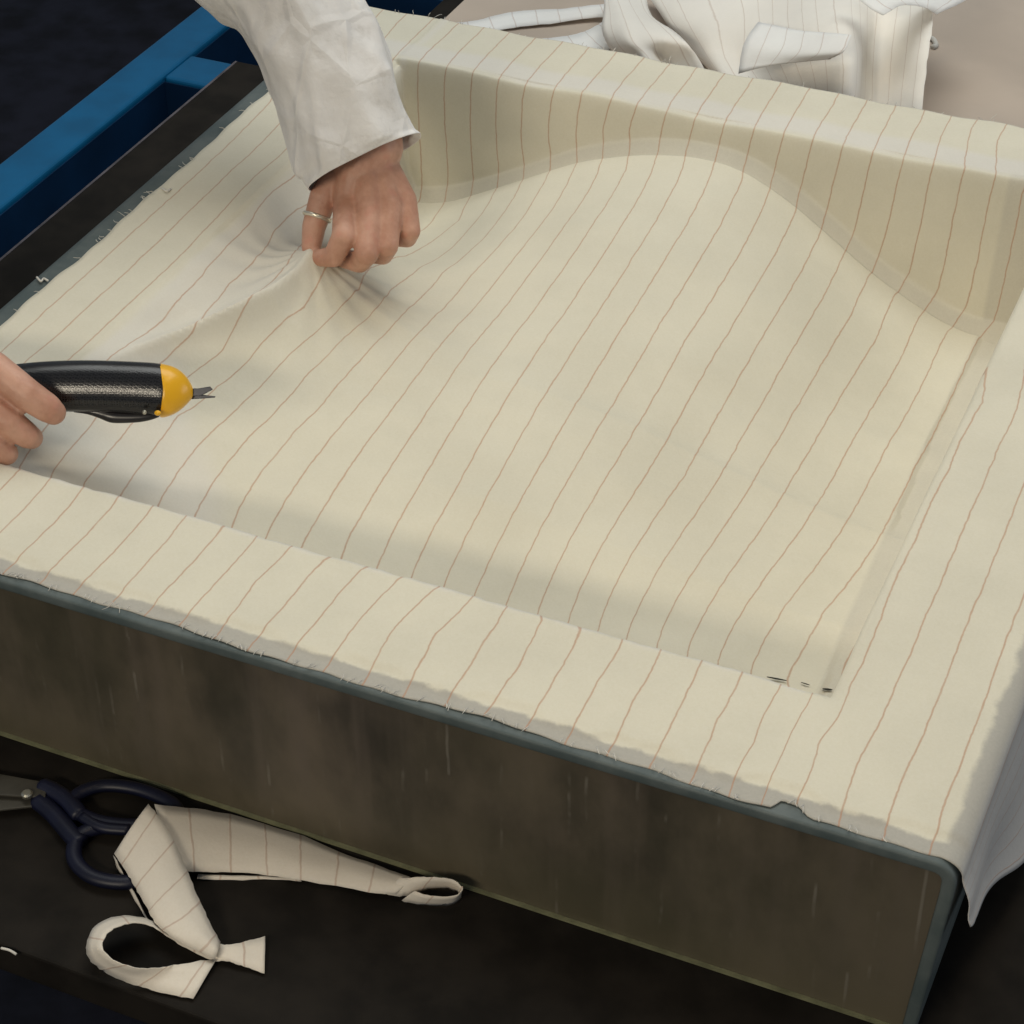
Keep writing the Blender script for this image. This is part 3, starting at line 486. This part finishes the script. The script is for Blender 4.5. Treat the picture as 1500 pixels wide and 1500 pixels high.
a = ribbon([[(938, -22, .02), (1000, -22, .03), (1072, -22, .05), (1150, -22, .06), (1228, -22, .07), (1296, -22, .075), (1360, -18, .07)],
            [(972, 28, .012), (1028, 36, .030), (1084, 28, .040), (1150, 32, .055), (1232, 38, .085), (1292, 26, .062), (1367, 26, .082)],
            [(1008, 66, .006), (1046, 76, .020), (1084, 74, .022), (1158, 82, .045), (1242, 82, .075), (1288, 72, .042), (1362, 76, .074)],
            [(1042, 104, .002), (1064, 110, .012), (1098, 108, .010), (1172, 118, .032), (1242, 124, .058), (1285, 118, .022), (1356, 126, .056)],
            [(1068, 128, .0), (1084, 136, .003), (1124, 140, .004), (1182, 152, .018), (1238, 166, .034), (1283, 168, .006), (1348, 184, .034)]], 6, 5, CZ, k_along=False, u0=.4)
cloth_piece('cloth_offcut', [a], SCRAP, 'largest crumpled striped offcut heaped on the card behind the mould', rough=.0022)
a = ribbon([[(1110, 34, .070), (1150, 40, .080), (1200, 47, .095), (1247, 52, .105)], [(1088, 64, .066), (1140, 72, .074), (1192, 78, .086), (1236, 76, .096)], [(1081, 108, .046), (1122, 98, .058), (1172, 92, .072), (1216, 88, .084)]], 6, 5, CZ, k_along=False, u0=.1)
cloth_piece('cloth_offcut', [a], SCRAPW, 'pale folded offcut flap lying on top of the crumpled heap')
a = ribbon([[(1225, -20, .115), (1292, 22, .112)], [(1282, -22, .120), (1318, 8, .112)], [(1340, -20, .105), (1352, 12, .100)], [(1424, -6, .080), (1372, 22, .088)]], 6, 4, CZ, u0=.45)
cloth_piece('cloth_offcut', [a], SCRAPW, 'white pointed offcut at the very top of the heap')
# ------------------------------------------------------------------ offcuts on the table in front of the mould
Z0 = TZ + .0012
a = ribbon([[(226, 1179, .019), (240, 1230, .019), (250, 1276, .016)], [(300, 1187, .008), (302, 1232, .010), (303, 1277, .004)], [(360, 1199, .002), (362, 1240, .006), (364, 1279, .002)], [(430, 1221, .002), (432, 1258, .007), (434, 1287, .003)],
            [(498, 1247, .002), (496, 1272, .006), (492, 1298, .003)], [(560, 1271, .004), (556, 1288, .008), (550, 1308, .004)], [(604, 1286, .010), (592, 1298, .010), (580, 1310, .004)]], 5, 3, Z0, u0=.25)
b = ribbon([[(582, 1286, .012), (566, 1309, .003)], [(610, 1284, .018), (590, 1312, .003)], [(640, 1285, .022), (626, 1302, .006)], [(664, 1290, .022), (660, 1302, .006)], [(677, 1302, .020), (674, 1312, .004)], [(664, 1313, .018), (660, 1324, .002)], [(630, 1312, .014), (618, 1324, .001)], [(606, 1304, .012), (588, 1318, .001)]], 6, 3, Z0, u0=.1)
a2 = ribbon([[(290, 1279, .001), (288, 1286, .0002)], [(340, 1280, .001), (340, 1287, .0002)], [(400, 1283, .001), (402, 1288, .0002)], [(440, 1288, .001), (442, 1292, .0002)]], 4, 2, Z0, u0=.4)
cloth_piece('cloth_offcut', [a, b, a2], SCRAPF, 'long striped offcut strip along the foot of the mould with a curled end', rough=.0006)
a = ribbon([[(217, 1177, .021), (190, 1214, .020), (167, 1250, .010)], [(233, 1196, .022), (207, 1233, .020), (182, 1272, .011)], [(252, 1226, .021), (222, 1262, .019), (196, 1298, .010)], [(270, 1265, .016), (240, 1296, .018), (214, 1328, .011)], [(288, 1310, .015), (260, 1336, .018), (230, 1356, .012)], [(306, 1350, .012), (286, 1366, .016), (262, 1380, .012)], [(322, 1381, .006), (319, 1393, .010), (314, 1406, .006)]], 6, 3, Z0, u0=.55)
b = ribbon([[(316, 1404, .004), (282, 1464, .001)], [(272, 1410, .006), (235, 1453, .001)], [(238, 1416, .010), (196, 1442, .002)], [(204, 1418, .016), (165, 1430, .004)], [(170, 1408, .022), (138, 1412, .008)], [(150, 1388, .026), (127, 1388, .012)], [(160, 1364, .026), (140, 1356, .014)], [(188, 1352, .022), (176, 1341, .014)], [(220, 1355, .014), (214, 1346, .010)], [(250, 1374, .008), (248, 1362, .008)], [(284, 1394, .004), (286, 1380, .005)], [(314, 1408, .002), (318, 1396, .003)]], 6, 3, Z0, u0=.7)
c = ribbon([[(312, 1380, .004), (314, 1408, .002)], [(330, 1384, .006), (332, 1408, .003)], [(348, 1383, .006), (350, 1413, .003)], [(368, 1378, .004), (366, 1418, .002)], [(391, 1372, .003), (387, 1426, .001)]], 5, 3, Z0, u0=.2)
d_ = ribbon([[(167, 1252, .003), (171, 1268, .001)], [(182, 1282, .004), (190, 1302, .001)], [(200, 1312, .003), (208, 1334, .001)], [(212, 1338, .002), (222, 1354, .0)]], 4, 2, Z0, u0=.2)
cloth_piece('cloth_offcut', [a, b, c, d_], SCRAPF, 'folded striped offcut strip looped into a ring beside the blue scissors', rough=.0006)
for (pts, lab, z) in (([(54, 406), (60, 412), (64, 408), (70, 411)], 'tiny white thread on the grey left flange above the electric shears', .0015), ([(238, 276), (244, 280), (250, 277)], 'tiny white thread on the grey left flange beside the coat sleeve', .0015),
                      ([(1364, 56), (1369, 60), (1371, 67), (1366, 69)], 'small white thread tuft on the brown card', CZ), ([(2, 1389), (14, 1392), (24, 1398)], 'short white thread at the front edge of the table', TZ + .0015)):
    P_ = catmull([at(px, py, z + .0012 * (i % 2)) for i, (px, py) in enumerate(pts)], 5)
    tag(MB().tube(P_, .0009 if z != CZ else .003, 6).build('loose_thread', THREAD, None, True), lab, 'thread')
# ------------------------------------------------------------------ scissors on the table
sc = empty('scissors', at(90, 1190, TZ)); tag(sc, 'scissors with navy blue handles lying on the dark table', 'scissors')
SZ = TZ + .008
def pth(pts, k=6, closed=True, dz=0.0): return catmull([at(px, py, SZ + dz) for px, py in pts], k, closed)
hu = MB().tube(pth([(108, 1186), (114, 1164), (150, 1151), (198, 1155), (240, 1170), (258, 1186), (236, 1203), (200, 1209), (148, 1204)]), .0052, 10, .8, closed=True)
hu.tube(pth([(58, 1150), (80, 1160), (100, 1174), (118, 1196)], closed=False), [.0045] + [.0066] * 17 + [.006], 10, .8)
hu.build('handle', NAVYH, sc, True)
hl = MB().tube(pth([(110, 1236), (128, 1217), (172, 1211), (212, 1226), (222, 1262), (194, 1291), (142, 1287), (112, 1264)], dz=-.002), .0055, 10, .8, closed=True)
hl.tube(pth([(52, 1170), (78, 1192), (104, 1222), (118, 1236)], closed=False, dz=-.002), [.0045] + [.0068] * 17 + [.006], 10, .8)
hl.tube(pth([(120, 1196), (150, 1212), (190, 1216)], closed=False, dz=.001), .0045, 8, .8)
hl.build('handle', NAVYH, sc, True)
def blade(p, dz, t=.002):
    top = [at(x, y, SZ + dz + t) for x, y in p]; bot = [at(x, y, SZ + dz) for x, y in p]
    bot = [np.array([a[0], a[1], b[2]]) for a, b in zip(top, bot)]
    o = MB().loft([bot, top]).build('blade', OLD, sc); mod_bevel(o, .0006); return o
blade([(70, 1146), (66, 1168), (-60, 1160), (-190, 1120), (-120, 1112), (-30, 1128)], .001)
blade([(64, 1160), (54, 1180), (0, 1186), (-80, 1176), (-200, 1140), (-100, 1130)], -.003)
pv = at(40, 1165, SZ + .003)
MB().loft([[pv + np.array([r_ * math.cos(a), r_ * math.sin(a), h]) for a in np.linspace(0, 6.283, 16, endpoint=False)] for r_, h in ((.004, 0), (.004, .002), (.0028, .003))]).build('pivot_screw', SCREW, sc)
# ------------------------------------------------------------------ the person: two bare hands and forearms, one coat sleeve each
D0 = depth(at(458, 376, -.008)) - .012
TOOLZ = .030
D1 = depth(at(140, 570, TOOLZ))
def J(px, py, d, r, base=None): return (atd(px, py, (D0 if base is None else base) + d), r)
def capsule_field(bm_list, chain):               # tapered links of one chain as rings of vertices
    for (a, ra), (b, rb_) in zip(chain[:-1], chain[1:]):
        a = np.array(a); b = np.array(b); t = b - a; L = np.linalg.norm(t); t = t / max(L, 1e-6)
        u = np.cross(t, (0.3, .5, .8)); u /= np.linalg.norm(u); v = np.cross(t, u); rings = []
        for ph in np.linspace(-math.pi / 2 + .12, 0, 5): rings.append((a + t * ra * math.sin(ph), ra * math.cos(ph)))
        for ph in np.linspace(0, math.pi / 2 - .12, 5): rings.append((b + t * rb_ * math.sin(ph), rb_ * math.cos(ph)))
        bm_list.loft([[c + r_ * (math.cos(q) * u + math.sin(q) * v) for q in np.linspace(0, 2 * math.pi, 14, endpoint=False)] for c, r_ in rings])
hb = MB()
W0 = J(546, 214, .012, .0255)
mcp = [J(509, 296, .006, .0118), J(541, 300, -.003, .0122), J(570, 300, .000, .0114), J(593, 292, .010, .0100)]
fingers = [[mcp[0], J(504, 346, -.016, .0101), J(489, 376, -.006, .0088), J(466, 378, .004, .0070)],
           [mcp[1], J(537, 371, -.018, .0100), J(527, 384, .006, .0090), J(496, 377, .022, .0075)],
           [mcp[2], J(567, 360, -.010, .0095), J(561, 373, .012, .0085), J(536, 372, .030, .0075)],
           [mcp[3], J(601, 338, .004, .0086), J(597, 349, .020, .0078), J(578, 350, .030, .0065)]]
thumb = [J(505, 252, .022, .0150), J(474, 288, .016, .0118), J(460, 332, .016, .0100), J(456, 362, .010, .0082), J(459, 370, .008, .0070)]
for f_ in fingers: capsule_field(hb, f_)
capsule_field(hb, thumb)
for k, m0 in enumerate(mcp):
    capsule_field(hb, [J(524 + 12 * k, 236 + 2 * k, .006 + .003 * k, .0165 - .001 * k), (m0[0], m0[1] * .98)])
for k in range(3): capsule_field(hb, [J(533 + 10 * k, 250, .012, .017), (tuple((np.array(mcp[k][0]) + np.array(mcp[k + 1][0])) / 2 + CAM_R[2] * .004), .0112)])
capsule_field(hb, [J(505, 250, .02, .014), (mcp[0][0], .0115)])
EL = (atd(395, -150, D0 + .02), .040); SL = (np.array([-1.15, .62, .72]), .050)
capsule_field(hb, [J(530, 245, .012, .0235), W0, J(505, 110, .02, .029), J(460, 0, .02, .037), EL, SL])
# right hand round the electric shears
H = lambda px, py, d, r: J(px, py, d, r, D1)
f1 = [H(-92, 520, -.004, .0125), H(-10, 538, -.030, .0122), (H(40, 578, -.0345, .0116)), H(70, 598, -.030, .0105), H(78, 604, -.027, .0092)]
f2 = [H(-96, 566, -.002, .0120), H(-26, 590, -.030, .0116), H(14, 619, -.030, .0110), H(40, 638, -.022, .0095), H(46, 641, -.018, .0085)]
f3 = [H(-100, 612, .002, .0112), H(-44, 628, -.026, .0108), H(-10, 652, -.026, .0102), H(9, 664, -.018, .0088)]
f4 = [H(-106, 650, .008, .0102), H(-60, 664, -.018, .0096), H(-30, 682, -.018, .0090), H(-14, 690, -.010, .0078)]
th = [H(-150, 520, .020, .0140), H(-100, 520, .024, .0130), H(-40, 548, .028, .0112), H(0, 556, .026, .0095)]
for f_ in (f1, f2, f3, f4, th): capsule_field(hb, f_)
WR = H(-262, 560, .012, .026)
for k, f_ in enumerate((f1, f2, f3, f4)): capsule_field(hb, [H(-218, 540 + 14 * k, .008, .017), f_[0]])
capsule_field(hb, [H(-215, 540, .012, .017), th[0]])
ER = (np.array([-1.17, .22, .28]), .040); SR = (np.array([-1.22, .22, .70]), .050)
FM = (tuple((np.array(WR[0]) * .45 + ER[0] * .55)), .036)
capsule_field(hb, [H(-225, 556, .010, .024), WR, FM, ER, SR, (np.array([-1.27, .42, .74]), .075), SL])
ps = empty('person', (-1.27, .42, .3)); tag(ps, 'person in a white coat pinching the sheet and holding black electric shears', 'person')
body = hb.build('body', SKIN, ps, True)
rm = body.modifiers.new('merge', 'REMESH'); rm.mode = 'VOXEL'; rm.voxel_size = .0014; rm.use_smooth_shade = True
sm = body.modifiers.new('soften', 'SMOOTH'); sm.factor = .5; sm.iterations = 4
# ring on the thumb
rc = (np.array(thumb[1][0]) * .32 + np.array(thumb[2][0]) * .68); rt = np.array(thumb[2][0]) - np.array(thumb[1][0]); rt /= np.linalg.norm(rt)
ru = np.cross(rt, CAM_R[2]); ru /= np.linalg.norm(ru); rv = np.cross(rt, ru)
rg = [rc + .0106 * (math.cos(a) * ru + math.sin(a) * rv) for a in np.linspace(0, 2 * math.pi, 28, endpoint=False)]
MB().tube(rg, .0020, 8, 1.0, up=tuple(rt), closed=True).build('ring', RINGM, ps, True)
# sleeve
def sleeve(sections, name, parent, k=5, seed=1, amp=.0036):
    rs = np.random.RandomState(seed); rings = []
    S_ = catmull(np.array(sections, float), k); n = 56
    mids = np.array([atd((a + c) / 2, (b + d) / 2, e) for a, b, c, d, e, t in S_])
    for i, (lx, ly, rx, ry, dp, th_) in enumerate(S_):
        L_, R_ = atd(lx, ly, dp), atd(rx, ry, dp); c_ = (L_ + R_) / 2; u = (R_ - L_) / 2
        t = mids[min(i + 1, len(mids) - 1)] - mids[max(i - 1, 0)]; v = np.cross(u, t); v /= np.linalg.norm(v)
        if v @ CAM_R[2] > 0: v = -v                                    # towards the viewer
        un = u / np.linalg.norm(u); ring = []
        for q in np.linspace(0, 2 * math.pi, n, endpoint=False):
            cq, sq = math.cos(q), math.sin(q)
            e = 2 / 2.5; cx = math.copysign(abs(cq) ** e, cq); sy = math.copysign(abs(sq) ** e, sq)
            ring.append(c_ + u * cx + v * th_ * sy)
        rings.append(ring)
    A = np.array(rings)
    W = A.reshape(-1, 3); nrm = A - A.mean(1, keepdims=True); nrm /= np.linalg.norm(nrm, axis=2, keepdims=True)
    h = np.zeros(len(W)); ax = mids[-1] - mids[0]; ax /= np.linalg.norm(ax)
    for _ in range(16):
        kx = rs.normal(size=3) * rs.uniform(14, 46); kx = kx - ax * (kx @ ax) * .62; h += (1 - np.abs(np.sin(W @ kx + rs.uniform(0, 6)))) ** 2.2 * rs.uniform(.3, 1)
    h = (h - h.mean()) / h.std()
    ramp = np.repeat(np.clip(np.arange(len(A)) / 3., .15, 1), n)
    W = W + nrm.reshape(-1, 3) * (h * amp * ramp)[:, None]
    m = MB(); m.loft([list(W[i * n:(i + 1) * n]) for i in range(len(A))], caps=False)
    o = m.build(name, COAT, parent, True); mod_solid(o, .0009, 1)
    ss_ = o.modifiers.new('smooth', 'SUBSURF'); ss_.levels = 1; ss_.render_levels = 1
    return o
Dl = D0 - .002
sleeve([(452, 278, 619, 197, Dl + .004, .036), (443, 262, 613, 184, Dl + .004, .037), (430, 246, 600, 160, Dl + .004, .039), (409, 172, 582, 123, Dl + .006, .043), (387, 118, 566, 80, Dl + .008, .045), (367, 72, 552, 38, Dl + .010, .047), (345, 36, 532, 0, Dl + .012, .049), (305, 14, 512, -40, Dl + .014, .052), (262, -30, 500, -100, Dl + .018, .055), (230, -90, 500, -190, Dl + .03, .058)], 'sleeve', ps)
sr = MB(); wr_ = np.array(WR[0])
cp = [wr_ * .8 + np.array(FM[0]) * .2, np.array(FM[0]), ER[0], (ER[0] + SR[0]) / 2 - np.array([.01, 0, 0]), SR[0]]
sr.tube(catmull(cp, 6), list(np.interp(np.linspace(0, 1, 25), [0, .3, 1], [.046, .052, .066])), 24)
sr.build('sleeve', COAT, ps, True)
cb = MB(); c0 = np.array(EL[0]) * .8 + atd(460, 0, D0 + .02) * .2
cb.tube(catmull([c0, np.array(EL[0]), (np.array(EL[0]) + SL[0]) / 2, SL[0], np.array([-1.27, .42, .74]), SR[0]], 6), list(np.interp(np.linspace(0, 1, 31), [0, .2, .6, .8, 1], [.060, .062, .072, .092, .072])), 26)
cb.build('coat_yoke', COAT, ps, True)
# ------------------------------------------------------------------ electric shears held in the right hand
es = empty('electric_shears', atd(140, 575, D1)); tag(es, 'black handheld electric shears with a yellow nose held above the sheet', 'electric shears')
pm = D1 / FPX                                    # metres per photo pixel at the tool
def prof(stations, flat=.86, n=28, pw=2.3):
    rings = []
    for (x, top, bot) in stations:
        cy = (top + bot) / 2; h = (bot - top) / 2
        rings.append([atd(x, cy - h * math.copysign(abs(math.sin(q)) ** (2 / pw), math.sin(q)), D1 + h * pm * flat * math.copysign(abs(math.cos(q)) ** (2 / pw), math.cos(q))) for q in np.linspace(0, 2 * math.pi, n, endpoint=False)])
    return rings
st = [(-120, 548, 590), (-116, 544, 596), (-60, 541, 602), (0, 537, 604), (30, 532.5, 603), (70, 529, 603), (120, 527.5, 603.5), (170, 528.5, 605), (215, 530.5, 608), (231, 532, 610), (237, 533, 610)]
st = catmull(np.array(st, float), 4)
rr_ = prof(st)
for i, ring in enumerate(rr_):                   # the seam with the nose bulges forward
    if i > len(rr_) - 8:
        for j in range(len(ring)):
            q = 2 * math.pi * j / len(ring); ring[j] = ring[j] + CAM_R[0] * pm * 5 * (1 - abs(math.sin(q))) * (i - len(rr_) + 8) / 7 * (1 if math.cos(q) < 0 else 1)
MB().loft(rr_).build('grip_body', GRIP, es, True)
sn = catmull(np.array([(234, 532.5, 611), (240, 533.5, 611.5), (252, 536.5, 608), (264, 543, 601), (274, 553, 592), (280, 563, 585), (282.5, 568, 580)], float), 4)
rn = prof(sn)
for i, ring in enumerate(rn):
    for j in range(len(ring)):
        q = 2 * math.pi * j / len(ring); ring[j] = ring[j] + CAM_R[0] * pm * 5 * (1 - abs(math.sin(q))) * max(0, 1 - i / 10)
MB().loft(rn).build('nose_cap', YELLOW, es, True)
tl = catmull(np.array([(108, 596, 604), (128, 596, 607), (146, 598, 613), (161, 600, 619), (178, 602, 620), (205, 603, 618.5), (222, 603, 615), (233, 604, 611)], float), 3)
MB().loft(prof(tl, .9, 20)).build('trigger_lever', BLACKP, es, True)
def prong(pts, d, t):
    a = [atd(x, y, D1 + d) for x, y in pts]; b = [atd(x, y, D1 + d + t) for x, y in pts]
    o = MB().loft([a, b]).build('blade', BLADE, es); mod_bevel(o, .0004); return o
prong([(276, 569), (290, 569), (308, 566), (312, 570.5), (300, 577), (294, 580), (276, 580)], -.001, .0022)
prong([(276, 585), (276, 577), (296, 578), (316, 580.5), (315, 582.5), (296, 584)], .0016, .0018)
sc_ = [atd(211.5, 603.8, D1 - .021)]
MB().loft([[atd(211.5 + r_ * math.cos(a), 603.8 + r_ * math.sin(a), D1 + dd) for a in np.linspace(0, 6.283, 14, endpoint=False)] for r_, dd in ((3.4, -.0125), (3.4, -.0190), (2.2, -.0202))]).build('screw', SCREW, es, True)
MB().loft([[atd(231 + r_ * math.cos(a), 605 + r_ * .8 * math.sin(a), D1 + dd) for a in np.linspace(0, 6.283, 14, endpoint=False)] for r_, dd in ((5, -.012), (5, -.018), (3, -.0195))]).build('latch', YELLOW, es, True)
